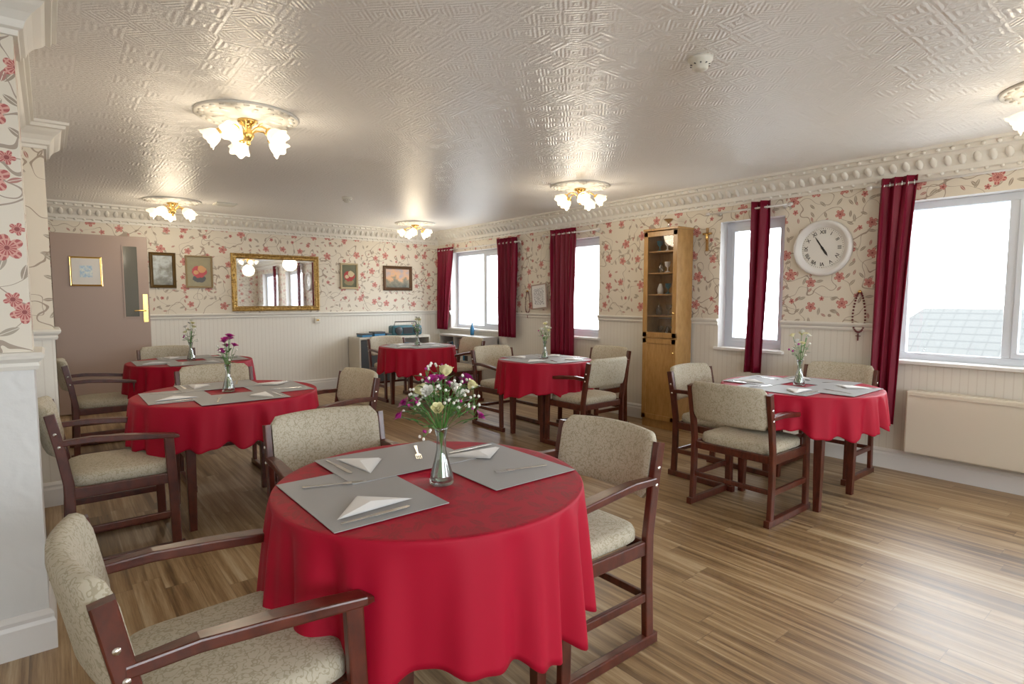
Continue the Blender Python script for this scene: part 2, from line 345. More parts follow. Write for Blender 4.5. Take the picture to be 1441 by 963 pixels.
skirt('baseboard_right',[((XW,-2.5),(XW,YB),(-1,0),-1,-1)])
skirt('baseboard_back',[((XW,YB),(1.0,YB),(0,-1),-1,0)])
skirt('baseboard_left',[((-1.6,2.78),(-.055,2.78),(0,-1),-1,1),((-.055,2.78),(-.055,3.05),(1,0),1,0),((-.15,3.05),(-.15,4.72),(1,0),-1,-1),((-.5,4.72),(.02,4.72),(0,-1),-1,1),((.02,4.72),(.02,5.14),(1,0),1,1)])
# windows
def window(n,a0,a1,nl,axis='x',base=XW):
    root=empty('window_%d'%n); F=.055; fr=MB(); g=MB(); x0,x1=base+.12,base+.18
    if axis=='y': x0,x1=-2.5-.18,-2.5-.12
    def b(mbx,xa,xb,ya,yb,za,zb,m=0):
        if axis=='x': mbx.box(xa,xb,ya,yb,za,zb,m)
        else: mbx.box(ya,yb,xa,xb,za,zb,m)
    b(fr,x0,x1,a0,a1,WZ0,WZ0+F); b(fr,x0,x1,a0,a1,WZ1-F,WZ1); b(fr,x0,x1,a0,a0+F,WZ0+F,WZ1-F); b(fr,x0,x1,a1-F,a1,WZ0+F,WZ1-F)
    step=(a1-a0)/nl
    for i in range(1,nl): b(fr,x0,x1,a0+i*step-F/2,a0+i*step+F/2,WZ0+F,WZ1-F)
    for i in range(nl):
        p=a0+i*step+(F if i==0 else F/2); q=a0+(i+1)*step-(F if i==nl-1 else F/2); S=.035; xa,xb=x0-.012,x1-.012
        if i%2==0:
            b(fr,xa,xb,p,q,WZ0+F,WZ0+F+S); b(fr,xa,xb,p,q,WZ1-F-S,WZ1-F); b(fr,xa,xb,p,p+S,WZ0+F+S,WZ1-F-S); b(fr,xa,xb,q-S,q,WZ0+F+S,WZ1-F-S)
    b(g,(x0+x1)/2-.003,(x0+x1)/2+.003,a0+F,a1-F,WZ0+F,WZ1-F)
    fr.obj('frame',[M['upvc']],root,bevel=.004); g.obj('pane',[M['glass']],root)
    sl=MB()
    if axis=='x': sl.box(base-.04,base+.12,a0-.03,a1+.03,WZ0-.025,WZ0+.003)
    else: sl.box(a0-.03,a1+.03,-2.62,-2.46,WZ0-.025,WZ0+.003)
    sl.obj('sill',[M['white']],root,bevel=.006)
    L=bpy.data.lights.new('daylight','AREA'); L.shape='RECTANGLE'; L.size=a1-a0; L.size_y=WZ1-WZ0
    o=bpy.data.objects.new('window_portal',L); bpy.context.scene.collection.objects.link(o); L.cycles.is_portal=True; o.parent=root
    if axis=='x': o.location=(base+.2,(a0+a1)/2,(WZ0+WZ1)/2); o.rotation_euler=(PI/2,0,PI/2)
    else: o.location=((a0+a1)/2,-2.69,(WZ0+WZ1)/2); o.rotation_euler=(PI/2,0,0)
for i,(a,b,nl) in enumerate(WINS): window(i+1,a,b,nl)
for i,(a,b) in enumerate(FW): window(i+6,a,b,2,'y')
# exterior
mb=MB(); mb.box(-40,60,-40,50,-3.1,-3.0); mb.obj('ground_outside',[M['grass']])
mb=MB(); 
x0,x1,y0,y1=12,20,-6,7.0; ze,zr=-1.6,1.12
mb.box(x0+.4,x1-.4,y0+.4,y1-.4,-3.0,ze,1)
mb.add([(x0,y0,ze),(x1,y0,ze),(x1,y1,ze),(x0,y1,ze),(16,y0+2.6,zr),(16,y1-2.6,zr)],[(0,3,5,4),(1,4,5,2),(0,4,1),(3,2,5),(0,1,2,3)],0)
mb.obj('neighbouring_house',[M['roof'],M['ext']])
# ------------------------------------------------------------------ door on back wall
d=empty('door_1'); mb=MB(); mb.box(.04,.965,8.285,8.33,.01,2.09); mb.obj('leaf',[M['door']],d,bevel=.003)
mb=MB()
for a in ((.70,.715,1.13,1.97),(.855,.87,1.13,1.97)): mb.box(a[0],a[1],8.275,8.29,a[2],a[3])
mb.box(.70,.87,8.275,8.29,1.115,1.13); mb.box(.70,.87,8.275,8.29,1.97,1.985)
mb.obj('vision_panel_beading',[M['door']],d)
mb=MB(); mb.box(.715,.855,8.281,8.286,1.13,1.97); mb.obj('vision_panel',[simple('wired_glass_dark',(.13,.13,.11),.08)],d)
mb=MB(); mb.box(.895,.945,8.278,8.286,1.06,1.40); mb.tube([(.92,8.28,1.2),(.92,8.235,1.2),(.80,8.235,1.2)],.009); mb.obj('handle_plate',[M['brass']],d,bevel=.001)
# ------------------------------------------------------------------ pictures
def frame(name,side,a0,a1,z0,z1,fw,fm,pm,depth=.03,tilt=0,mount=None,off=.004):
    T=onwall(side,(a0+a1)/2,(z0+z1)/2,off)@Matrix.Rotation(tilt,4,'Z'); r=empty(name,mat4=T); w=abs(a1-a0)/2;h=(z1-z0)/2; mb=MB()
    prof=[(0,0),(0,depth*.7),(fw*.25,depth),(fw*.5,depth*.7),(fw*.8,depth*.85),(fw,depth*.35),(fw,0)]
    rows=[]
    for (i,zz) in prof: rows.append([(-w+i,-h+i,zz),(w-i,-h+i,zz),(w-i,h-i,zz),(-w+i,h-i,zz)])
    mb.grid(rows,0,False,True); mb.obj('frame',[fm],r)
    mb=MB(); mb.box(-w+fw*.9,w-fw*.9,-h+fw*.9,h-fw*.9,.002,.008); mb.obj('picture',[pm],r)
    if mount:
        mm,k,im=mount; mb=MB(); mb.box(-(w-fw)*k,(w-fw)*k,-(h-fw)*k,(h-fw)*k,.008,.0095); mb.obj('print',[im],r)
    return r
frame('wall_mirror','back',1.91,3.09,1.175,1.955,.07,M['gold'],M['mirror'],.045)
def still(name,bg,f1,f2,stem):
    nb=NB(name); X,Y,Z=nb.xyz(); n=nb.noise(nb.vec(X,Y),14,3)
    col=nb.mix(n,bg,tuple(c*.6 for c in bg))
    for cx,cy,rx,ry,c in ((0,-.09,.075,.05,stem),(0,.0,.085,.075,f1),(.03,.035,.05,.045,f2),(-.035,-.01,.03,.028,f2)):
        e=nb.m('ADD',nb.m('POWER',nb.m('DIVIDE',nb.m('SUBTRACT',X,cx),rx),2.),nb.m('POWER',nb.m('DIVIDE',nb.m('SUBTRACT',Y,cy),ry),2.))
        e=nb.m('ADD',e,nb.m('MULTIPLY',nb.m('SUBTRACT',nb.noise(nb.vec(X,Y,cx*9),25,2),.5),1.5))
        col=nb.mix(nb.m('LESS_THAN',e,1.),col,c)
    nb.set('Base Color',col); nb.set('Roughness',.35); return nb.mat
P1=mk_paint('seascape_painting',[(.2,(.03,.03,.02)),(.45,(.2,.2,.16)),(.6,(.45,.5,.5)),(.8,(.1,.1,.1))],6,1.,.6)
frame('framed_painting','back',.985,1.27,1.48,1.92,.04,simple('dark_gilt',(.12,.07,.02),.4,.5),P1)
frame('framed_print','back',1.375,1.69,1.485,1.90,.022,simple('thin_wood_frame',(.35,.26,.14),.4),still('still_life_painting',(.32,.27,.12),(.42,.012,.012),(.6,.28,.08),(.03,.03,.02)))
frame('framed_print','back',3.42,3.70,1.49,1.88,.03,simple('cream_frame',(.55,.45,.28),.4),still('floral_painting',(.12,.13,.07),(.35,.03,.03),(.55,.45,.27),(.25,.2,.1)))
P4=mk_paint('sunset_landscape_painting',[(.2,(.05,.06,.04)),(.42,(.22,.2,.13)),(.52,(.7,.38,.18)),(.75,(.22,.33,.45))],5,2.,1.2)
frame('framed_painting','back',4.12,4.63,1.475,1.865,.05,simple('walnut_gilt',(.10,.05,.02),.35,.3),P4)
cert=mk_paint('certificate_seal',[(.4,(.3,.5,.7)),(.6,(.75,.8,.75))],30)
frame('framed_certificate','back',.20,.505,1.49,1.83,.022,M['brass'],M['paperw'],.015,0,(0,.45,cert),off=.068)
frame('notice_board_sheet','right',5.60,5.90,1.21,1.54,.018,simple('notice_frame',(.35,.25,.2),.5),M['paperw'],.012,.09,(0,.75,mk_paint('printed_text',[(.46,(.3,.3,.32)),(.54,(.8,.8,.8))],60)),off=.04)
frame('small_sign','right',3.90,4.02,1.50,1.70,.01,M['teal'],simple('teal_print',(.05,.34,.32),.5),.012)
frame('small_sign','right',3.88,4.00,1.74,1.86,.01,M['black'],M['dark'],.012)
mb=MB(); mb.box(-.04,.04,-.04,.04,0,.02); mb.box(-.02,.02,-.01,.015,.02,.028,1); mb.obj('light_switch',[M['grey'],M['brass']],mat4=onwall('back',3.06,1.03),bevel=.004)
mb=MB(); mb.box(-.011,.011,-.13,.10,0,.014); mb.box(-.05,.05,.03,.052,0,.014); mb.ell((0,.01,.02),(.012,.04,.01),8,6,1); mb.tube([(0,.03,.02),(.04,.045,.02)],.005,6,1); mb.tube([(0,.03,.02),(-.04,.045,.02)],.005,6,1)
mb.obj('crucifix',[M['oak'],M['brass']],mat4=onwall('right',3.27,1.95,.002))
def rosary(a,z,h):
    mb=MB(); n=38
    for i in range(n):
        t=2*PI*i/n; mb.ell((.045*math.sin(t)*(1-.35*math.cos(t)),h/2*math.cos(t),.012),.009,6,5)
    mb.box(-.004,.004,-h/2-.07,-h/2-.01,.008,.016); mb.box(-.018,.018,-h/2-.035,-h/2-.028,.008,.016)
    mb.ell((0,h/2,.016),.014,8,6,1); mb.obj('rosary_beads',[M['bead'],M['brass']],mat4=onwall('right',a,z,.004))
rosary(1.86,1.24,.33); rosary(6.02,1.30,.30)
# clock
T=onwall('right',2.163,1.775,.002); ck=empty('wall_clock',mat4=T); mb=MB(); R=.235
mb.lathe([(0,.0),(R,.0),(R,.025),(R*.985,.045),(R*.93,.055),(R*.86,.045),(R*.80,.03),(R*.76,.028),(R*.74,.018)],64); mb.obj('case',[M['white']],ck)
mb=MB(); mb.lathe([(0,.018),(R*.75,.018)],64); mb.obj('dial',[M['dial']],ck)
mb=MB()
for k in range(60):
    a=2*PI*k/60; TT=Matrix.Rotation(a,4,'Z'); mb.box(-.0012 if k%5 else -.0025,.0012 if k%5 else .0025,R*.68,R*.71,.0185,.0195,0,TT)
for ang,L,w in ((PI/6*1.1,.125,.0045),(-PI/6*4.9,.085,.007)):
    TT=Matrix.Rotation(ang,4,'Z'); mb.add([(-w,-.02,.022),(w,-.02,.022),(w*1.4,L*.6,.022),(0,L,.022),(-w*1.4,L*.6,.022)],[(0,1,2,3,4)],0,False,TT)
mb.lathe([(0,.026),(.009,.026),(.009,.018)],16); mb.obj('hands_and_minute_marks',[M['ink']],ck)
for k,t in enumerate(['XII','I','II','III','IV','V','VI','VII','VIII','IX','X','XI']):
    c=bpy.data.curves.new('numeral','FONT'); c.body=t; c.size=.042; c.align_x='CENTER'; c.align_y='CENTER'; c.extrude=.0005; c.offset=.0006; c.materials.append(M['ink'])
    o=bpy.data.objects.new('numeral_%d'%(k+1),c); bpy.context.scene.collection.objects.link(o); o.parent=ck; a=-2*PI*k/12
    o.location=(-.57*R*math.sin(a),.57*R*math.cos(a),.020); o.rotation_euler=(0,0,a)
# curtains
def curtain(y0,y1,zt,zb,rz,y0b=None,y1b=None,folds=5):
    y0b=y0 if y0b is None else y0b; y1b=y1 if y1b is None else y1b
    root=empty('curtain'); mb=MB(); rows=[]; n=folds*16; ph=random.random()*6; J=24
    for j in range(J+1):
        t=j/J; z=zt+(zb-zt)*t; row=[]
        for i in range(n+1):
            s=i/n; sq=math.sin(PI*t)*.06; ss=.5+(s-.5)*(1-sq)
            y=(y0+(y1-y0)*ss)*(1-t)+(y0b+(y1b-y0b)*ss)*t
            top=max(0,1-t*9)
            am=.030*(1+.25*math.sin(3.1*s+ph))*(1-.15*t); x=XW-.085+am*math.sin(2*PI*folds*s+(.5*math.sin(4*t+ph)+.4*math.sin(2.3*s*PI+ph))*(1-top))+.007*math.sin(2*PI*folds*.5*s+4*t)*(1-top)
            row.append((x,y+.010*math.sin(4*PI*folds*s),z))
        rows.append(row)
    mb.grid(rows,0,True); o=mb.obj('drape',[M['curtain']],root,normals=False); so=o.modifiers.new('s','SOLIDIFY'); so.thickness=.003
    g=MB()
    for i in range(folds*2):
        yy=y0+(y1-y0)*(i+.5)/(folds*2); c=Vector((XW-.085,yy,rz)); g.tube([c+Vector((.021*math.cos(a)*.6,.004*math.cos(a),.021*math.sin(a))) for a in [2*PI*q/14 for q in range(14)]],.0035,6,0,True,None,True)
    g.obj('eyelets',[M['chrome']],root)
def rod(y0,y1,z=2.20):
    mb=MB(); x=XW-.085; mb.tube([(x,y0,z),(x,y1,z)],.009,10)
    for y in(y0,y1): mb.ell((x,y,z),(.018,.026,.018),10,8)
    for y in(y0+.08,y1-.08): mb.tube([(x,y,z),(XW,y,z)],.007,8); mb.lathe([(0,0),(.022,0),(.022,.01),(0,.01)],12,0,(0,0,0),True,Matrix.Translation((XW-.001,y,z))@Matrix.Rotation(-PI/2,4,'Y'))
    mb.obj('curtain_rod',[M['rodm']])
M['rodm']=simple('rod_white_metal',(.70,.68,.66),.3,.3)
curtain(7.80,8.24,2.17,.84,2.13,7.98,8.26,5); curtain(6.18,6.62,2.20,.80,2.13,6.20,6.58,5); rod(6.12,8.28,2.13)
curtain(5.03,5.48,2.22,.63,2.16,5.05,5.46,5); rod(4.66,5.62,2.16)
curtain(2.60,2.78,2.23,.66,2.17,2.63,2.80,2); rod(2.42,3.22,2.17)
curtain(1.48,1.72,2.27,.37,2.215,1.56,1.74,3); rod(.15,1.80,2.215)
curtain(-.5,-.3,2.27,.37,2.21,None,None,3); rod(-2.0,-.25,2.21)
# heater
h=empty('panel_heater',(0,0,0)); mb=MB(); mb.box(XW-.13,XW-.025,.30,1.47,.18,.655); mb.obj('body',[M['heater']],h,bevel=.012)
mb=MB(); mb.box(XW-.105,XW-.03,.36,1.41,.652,.659); mb.box(XW-.136,XW-.128,.33,1.44,.62,.626); mb.obj('outlet_grille',[simple('heater_trim',(.58,.52,.43),.4)],h)
# ------------------------------------------------------------------ oak display cabinet
cb=empty('display_cabinet'); x0,x1,y0,y1=4.86,5.128,3.42,3.83; H=2.04; mb=MB()
mb.box(x0+.018,x1,y0,y0+.018,0,H); mb.box(x0+.018,x1,y1-.018,y1,0,H); mb.box(x1-.01,x1,y0,y1,0,H); mb.box(x0-.005,x1,y0-.008,y1+.008,H,H+.022); mb.box(x0+.02,x1,y0,y1,0,.09)
mb.box(x0+.018,x1,y0,y1,.93,.95)
for z in(1.16,1.38,1.60,1.82): mb.box(x0+.03,x1,y0+.018,y1-.018,z,z+.014)
s=.05
mb.box(x0,x0+.018,y0,y0+s,.95,H-.01); mb.box(x0,x0+.018,y1-s,y1,.95,H-.01); mb.box(x0,x0+.018,y0,y1,.95,.95+s); mb.box(x0,x0+.018,y0,y1,H-.01-s,H-.01)
mb.box(x0,x0+.018,y0,y0+s,.09,.935); mb.box(x0,x0+.018,y1-s,y1,.09,.935); mb.box(x0,x0+.018,y0,y1,.09,.09+s); mb.box(x0,x0+.018,y0,y1,.885,.935); mb.box(x0+.008,x0+.016,y0,y1,.09,.93)
mb.obj('carcass',[M['oak']],cb,bevel=.002)
mb=MB(); mb.box(x0+.006,x0+.010,y0+s,y1-s,.95+s,H-.01-s); mb.obj('glass_door',[M['glass']],cb)
mb=MB(); mb.ell((x0-.012,y0+.025,1.2),.012,10,8); mb.ell((x0-.012,y0+.025,.8),.012,10,8); mb.obj('knobs',[M['brass']],cb)
mb=MB()
def vessel(mb,x,y,z,k,m=0):
    pr=[(0,0),(.028,0),(.03,.004),(.006,.02),(.006,.05),(.026,.07),(.032,.11)] if k else [(0,0),(.03,0),(.034,.05),(.02,.09),(.012,.11)]
    mb.lathe(pr,12,m,(x,y,z))
for j,z in enumerate((.951,1.175,1.395,1.615,1.835)):
    for y in (3.52,3.62,3.73): vessel(mb,5.0+random.uniform(-.03,.03),y+random.uniform(-.015,.015),z,random.random()<.5,random.choice([0,0,1,2]))
mb.obj('ornaments',[M['vglass'],M['paperw'],M['teal']],cb)
mb=MB(); mb.lathe([(0,0),(.05,0),(.04,.01),(.008,.03),(.008,.06),(.05,.09),(.055,.1)],16,0,(5.0,3.63,H+.022)); mb.obj('silver_trophy_dish',[M['chrome']])
# ------------------------------------------------------------------ corner sideboard, shelf under far window
sb=empty('sideboard'); mb=MB(); X0,X1,Y0,Y1=3.52,4.72,7.93,8.325
mb.box(X0,X1,Y0,Y1,.74,.77,0); mb.box(X0,X0+.025,Y0,Y1,0,.74,0); mb.box(X1-.025,X1,Y0,Y1,0,.74,0); mb.box(X0,X1,Y1-.012,Y1,0,.74,0); mb.box(X0,X1,Y0+.02,Y1,0,.06,0)
mb.box(X0+.58,X0+.61,Y0,Y1,.06,.74,0); mb.box(X0+.025,X0+.29,Y0-.005,Y0+.015,.08,.73,1); mb.box(X0+.295,X0+.575,Y0-.005,Y0+.015,.08,.73,1); mb.box(X0+.61,X1-.025,Y0,Y1,.40,.42,0)
for k in range(12): mb.box(X0+.63+k*.04,X0+.66+k*.04,Y0+.06,Y1-.03,.421,.60+.05*random.random(),random.choice([1,2,3]))
mb.obj('carcass',[simple('cream_board',(.58,.54,.46),.4),M['dark'],M['blue'],M['teal']],sb,bevel=.002)
rd=empty('portable_radio'); mb=MB(); mb.box(4.10,4.62,8.0,8.17,.772,.93); mb.obj('body',[M['teal']],rd,bevel=.03)
mb=MB()
for x in(4.20,4.52): mb.lathe([(0,.0),(.06,.0),(.065,.008),(.055,.014),(.0,.006)],24,0,(0,0,0),True,Matrix.Translation((x,8.0,.85))@Matrix.Rotation(PI/2,4,'X'))
mb.box(4.28,4.44,7.992,8.0,.80,.90); mb.tube([(4.16,8.08,.92),(4.18,8.08,.985),(4.54,8.08,.985),(4.56,8.08,.92)],.009); mb.obj('speakers_and_handle',[M['black']],rd)
for i,(x,w,hh,m) in enumerate(((3.60,.16,.05,'blue'),(3.80,.17,.07,'blue'),(4.0,.08,.04,'teal'))):
    mb=MB(); mb.box(x,x+w,8.0,8.2,.772,.772+hh); mb.box(x-.004,x+w+.004,7.996,8.204,.772+hh*.6,.772+hh+.004,1); mb.obj('storage_box',[M[m],M['dark']],bevel=.004)
ld=empty('low_shelf_unit'); mb=MB(); LY=6.66; mb.box(4.84,5.12,LY,7.85,.76,.785,0)
for y in(LY,7.03,7.42,7.825): mb.box(4.84,5.12,y,y+.025,0,.76,0)
mb.box(4.84,5.12,LY,7.85,.38,.40,0); mb.box(5.1,5.12,LY,7.85,0,.76,1)
for k in range(25):
    yk=6.70+k*.045
    if all(abs(yk+.015-q-.012)>.032 for q in (7.03,7.42,7.825)): mb.box(4.90,5.09,yk,yk+.03,.401,.60+.08*random.random(),random.choice([1,2,3]))
mb.obj('carcass',[simple('grey_board',(.38,.36,.33),.4),M['dark'],M['paperw'],M['blue']],ld)
mb=MB(); mb.lathe([(0,0),(.03,0),(.032,.1),(.012,.15),(.012,.19),(0,.19)],14,0,(5.06,7.25,.786)); mb.obj('blue_bottle',[M['blue']])
# ------------------------------------------------------------------ ceiling lights
def chand_mesh():
    A=MB(); B=MB(); C=MB()
    pr=[(0,0),(.29,0),(.29,-.008),(.28,-.016),(.265,-.009),(.235,-.009),(.225,-.018),(.205,-.010),(.12,-.010),(.11,-.022),(.09,-.026),(.0,-.026)]
    A.lathe(pr,48)
    for k in range(24):
        a=2*PI*k/24; A.ell((.250*math.cos(a),.250*math.sin(a),-.010),(.018,.018,.010),8,5)
    for k in range(12):
        a=2*PI*k/12; T=Matrix.Rotation(a,4,'Z'); A.ell((.165,0,-.010),(.04,.018,.010),8,5,0,T)
    B.lathe([(0,-.026),(.055,-.026),(.058,-.036),(.03,-.055),(.018,-.075),(.032,-.095),(.036,-.115),(.02,-.14),(.01,-.155),(.014,-.165),(0,-.178)],20)
    for k in range(5):
        a=2*PI*k/5+.3; T=Matrix.Rotation(a,4,'Z')
        B.tube([(.02,0,-.10),(.06,0,-.075),(.10,0,-.07),(.13,0,-.085),(.145,0,-.105)],.006,8,0,True,T)
        T2=T@Matrix.Translation((.145,0,-.10))@Matrix.Rotation(-.95,4,'Y')@Matrix.Rotation(PI,4,'X')
        B.lathe([(0,0),(.022,.0),(.024,.018),(.018,.022)],12,0,(0,0,0),True,T2)
        B.tube([(.03,0,-.10),(.07,.02,-.05),(.09,.02,-.045)],.003,6,0,True,T)
        rows=[]; seg=36
        for j,(r,z) in enumerate([(.016,.012),(.030,.022),(.043,.042),(.050,.065),(.053,.085),(.062,.098)]):
            t=j/5; rows.append([((r*(1+.09*t*t*math.cos(6*q*2*PI/seg)))*math.cos(q*2*PI/seg),(r*(1+.09*t*t*math.cos(6*q*2*PI/seg)))*math.sin(q*2*PI/seg),z+.007*t*t*math.cos(6*q*2*PI/seg)) for q in range(seg)])
        C.grid(rows,0,True,True,T2); C.ell((0,0,.055),(.020,.020,.026),10,8,1,T2)
    return A.mesh('ceiling_rose',[M['plaster']]),B.mesh('arms',[M['brass']]),C.mesh('shades',[M['shade'],M['bulb']])
cm=chand_mesh()
for (x,y) in ((.98,3.74),(1.13,7.45),(4.2,7.45),(4.08,4.0),(4.12,.55),(.98,-.9)):
    r=empty('ceiling_light',(x,y,CH)); 
    for nme,me in zip(('ceiling_rose','brass_arms','glass_shades'),cm): place(nme,me,r)
    L=bpy.data.lights.new('bulb_light','POINT'); L.energy=8; L.color=(1,.83,.60); L.shadow_soft_size=.14
    o=bpy.data.objects.new('bulb_light',L); bpy.context.scene.collection.objects.link(o); o.parent=r; o.location=(0,0,-.36)
mb=MB(); mb.lathe([(0,0),(.055,0),(.055,-.012),(.048,-.018),(.046,-.03),(.036,-.034),(.034,-.048),(.022,-.055),(0,-.056)],28)
for k in range(10): mb.box(.036,.045,-.003,.003,-.034,-.018,1,Matrix.Rotation(2*PI*k/10,4,'Z'))
sm=mb.mesh('smoke_detector',[M['grey'],M['dark']]); place('smoke_detector',sm,None,(2.36,1.56,CH)); place('smoke_detector',sm,None,(2.57,6.03,CH))
mb=MB(); mb.box(-.11,.11,-.11,.11,-.014,0); 
for k in range(6): mb.box(-.09,.09,-.085+k*.03,-.075+k*.03,-.02,-.014)
mb.obj('ceiling_vent',[M['grey']],None,(1.64,7.32,CH))
# ------------------------------------------------------------------ chairs
def chair_meshes():
    w=MB(); Y=.262
    for s in(-1,1):
        y=s*Y
        w.bar([(-.225,.03),(-.215,.25),(-.215,.44),(-.242,.62),(-.276,.795)],y,.028,.044)
        w.bar([(.230,.03),(.225,.30),(.212,.612)],y,.028,.046)
        w.bar([(-.265,.022),(.268,.022)],y,.034,.042)
        w.bar([(-.215,.20),(.225,.20)],y,.02,.035)
        w.bar([(-.215,.395),(.218,.395)],y*.985,.022,.055)
        pts=[(-.245,.650,.028),(-.12,.655,.030),(.02,.645,.030),(.15,.632,.028),(.238,.622,.024),(.260,.616,.014)]
        wd=[.032,.042,.052,.056,.052,.036]; rows=[]
        for (x,z,t),ww in zip(pts,wd): rows.append([(x,y-ww/2,z+t/2),(x,y+ww/2,z+t/2),(x,y+ww/2,z-t/2),(x,y-ww/2,z-t/2)])
        w.grid(rows,0,False,True); w.add(rows[0],[(3,2,1,0)]); w.add(rows[-1],[(0,1,2,3)])
    w.box(.20,.223,-Y,Y,.37,.42); w.box(-.22,-.198,-Y,Y,.37,.42); w.box(-.222,-.202,-Y,Y,.185,.215)
    me=w.mesh('wood_frame',[M['wood']]); bm=bmesh.new(); bm.from_mesh(me); bmesh.ops.recalc_face_normals(bm,faces=bm.faces); bm.to_mesh(me); bm.free()
    c=MB(); rows=[]; N=48
    def sq(a,e=.32): ca,sa=math.cos(a),math.sin(a); return math.copysign(abs(ca)**e,ca),math.copysign(abs(sa)**e,sa)
    for k,z in ((.0,.412),(.94,.412),(1.,.425),(1.,.455),(.97,.472),(.88,.480),(.5,.488),(.0,.490)):
        rows.append([(.010+.226*k*sq(2*PI*i/N)[0],.244*k*sq(2*PI*i/N)[1],z) for i in range(N)])
    c.grid(rows,0,True,True)
    b=MB(); ny=20; sec=[(-.020,.0),(-.026,.025),(-.026,.21),(-.020,.235),(-.008,.245),(.008,.245),(.020,.235),(.026,.21),(.026,.025),(.020,.0),(.0,-.008)]
    rows=[]
    for i in range(ny+1):
        q=-1+2*i/ny; y=.245*q; k=1 if 0<i<ny else .78; bow=-.050*(1-q*q)
        sag=.008*(1-q*q); row=[]
        for (dx,dz) in sec:
            zz=.578+(dz-.12)*k+.12+(sag if dz>.1 else 0); xx=-.230-.19*(zz-.575)+bow+dx*k
            row.append((xx,y,zz))
        rows.append(row)
    b.grid(rows,0,True,True); b.add(rows[0],[tuple(range(len(sec)))],0,True); b.add(rows[-1],[tuple(range(len(sec)))],0,True)
    bo=MB()
    for s in(-1,1):
        for x,z in((-.258,.70),(-.245,.635)): bo.lathe([(0,.004),(.007,.003),(.008,0)],10,0,(0,0,0),True,Matrix.Translation((x,s*(Y+.0145),z))@Matrix.Rotation(-s*PI/2,4,'X'))
    return me,c.mesh('seat',[M['fabric']]),b.mesh('backrest',[M['fabric']]),bo.mesh('bolts',[M['steel']])
chm=chair_meshes()
def chair(x,y,deg):
    r=empty('dining_chair',(x,y,0),math.radians(deg))
    place('wood_frame',chm[0],r,bevel=.005); place('seat',chm[1],r); place('backrest',chm[2],r); place('bolts',chm[3],r)
CHAIRS=[(.315,1.53,2),(.97,2.32,-92),(1.535,1.60,180),(.25,3.74,0),(.99,4.68,-90),(1.47,3.93,184),
          (.35,6.22,0),(.98,6.97,-90),(4.12,6.30,180),(3.62,7.0,-90),
          (3.78,4.76,-90),(4.48,4.18,180),(3.82,3.66,92),
          (3.48,1.87,0),(3.92,2.34,-90),(4.67,1.91,180)]
for c in CHAIRS: chair(*c)
# ------------------------------------------------------------------ tables
def table(cx,cy,R,drop,seed,rot=0.,amp=1.):
    rnd=random.Random(seed)
    t=empty('dining_table',(cx,cy,0),rot); mb=MB(); Rt=R-.006; mb.lathe([(0,.715),(Rt-.015,.715),(Rt,.725),(Rt,.740),(Rt-.006,.746),(0,.746)],48); mb.obj('round_top',[M['wood']],t)
    mb=MB()
    for k in range(4):
        a=PI/4+k*PI/2; x,y=(R-.14)*math.cos(a),(R-.14)*math.sin(a); T=Matrix.Translation((x,y,0))
        rows=[[(-h,-h,z),(h,-h,z),(h,h,z),(-h,h,z)] for h,z in ((.019,0),(.024,.3),(.028,.715))]
        mb.grid(rows,0,False,True,T); mb.add(rows[0],[(3,2,1,0)],0,False,T)
    q=(R-.14)*.7071
    for s in(-1,1): mb.box(-q,q,s*q-.011,s*q+.011,.64,.715); mb.box(s*q-.011,s*q+.011,-q,q,.64,.715)
    mb.obj('legs_and_apron',[M['wood']],t,bevel=.003)
    mb=MB(); n=480; rows=[]; ph=[rnd.random()*6 for _ in range(6)]; nf=rnd.choice([16,17,18])
    for r in (0.001,.25,.6,.9,.97): rows.append([(R*r*math.cos(2*PI*i/n),R*r*math.sin(2*PI*i/n),.7525) for i in range(n)])
    J=20
    for j in range(J+1):
        t_=j/J; row=[]
        for i in range(n):
            a=2*PI*i/n
            th=nf*a+ph[0]+1.5*math.sin(3*a+ph[1])
            f=(math.sin(th)+.32*math.sin(2*th+.8))*(.75+.25*math.sin(2*a+ph[2]))+.35*math.sin((nf*2-3)*a+ph[3])*math.sin(2*a+ph[4])
            hd=drop*(1+.10*math.sin(4*a+ph[5])+.06*f)
            if t_<.12: k=t_/.12; r=R+.006*math.sin(k*PI/2); z=.7525-.012*(1-math.cos(k*PI/2))
            else:
                k=(t_-.12)/.88; r=R+.006+k*.020+(k**.6)*.026*amp*f; z=.7405-k*(hd-.012)
            row.append((r*math.cos(a),r*math.sin(a),z))
        rows.append(row)
    mb.grid(rows,0,True,True); o=mb.obj('tablecloth',[M['red']],None,(cx,cy,0),rot,normals=False); so=o.modifiers.new('t','SOLIDIFY'); so.thickness=.002; so.offset=1
TZ=.7555
mb=MB(); mb.box(-.172,.172,-.24,.24,0,.0018); matm=mb.mesh('placemat',[M['mat']])
def prism(mb,pts,z0,z1,m=0,T=None):
    n=len(pts); vs=[(x,y,z0) for x,y in pts]+[(x,y,z1) for x,y in pts]
    mb.add(vs,[tuple(range(n))[::-1],tuple(range(n,2*n))]+[(i,(i+1)%n,n+(i+1)%n,n+i) for i in range(n)],m,False,T)
mb=MB(); prism(mb,[(-.004,0),(.004,0),(.006,.09),(.0085,.10),(.009,.19),(.004,.205),(-.006,.20),(-.0075,.1),(-.006,.09)],.0,.0022); knm=mb.mesh('table_knife',[M['steel']])
mb=MB(); prism(mb,[(-.006,0),(.006,0),(.003,.12),(.011,.135),(.011,.15),(-.011,.15),(-.011,.135),(-.003,.12)],0,.0022)
for k in range(4): x=-.0095+k*.0063; prism(mb,[(x-.0015,.15),(x+.0015,.15),(x+.001,.195),(x-.001,.195)],0,.0022)
fkm=mb.mesh('table_fork',[M['steel']])
mb=MB()
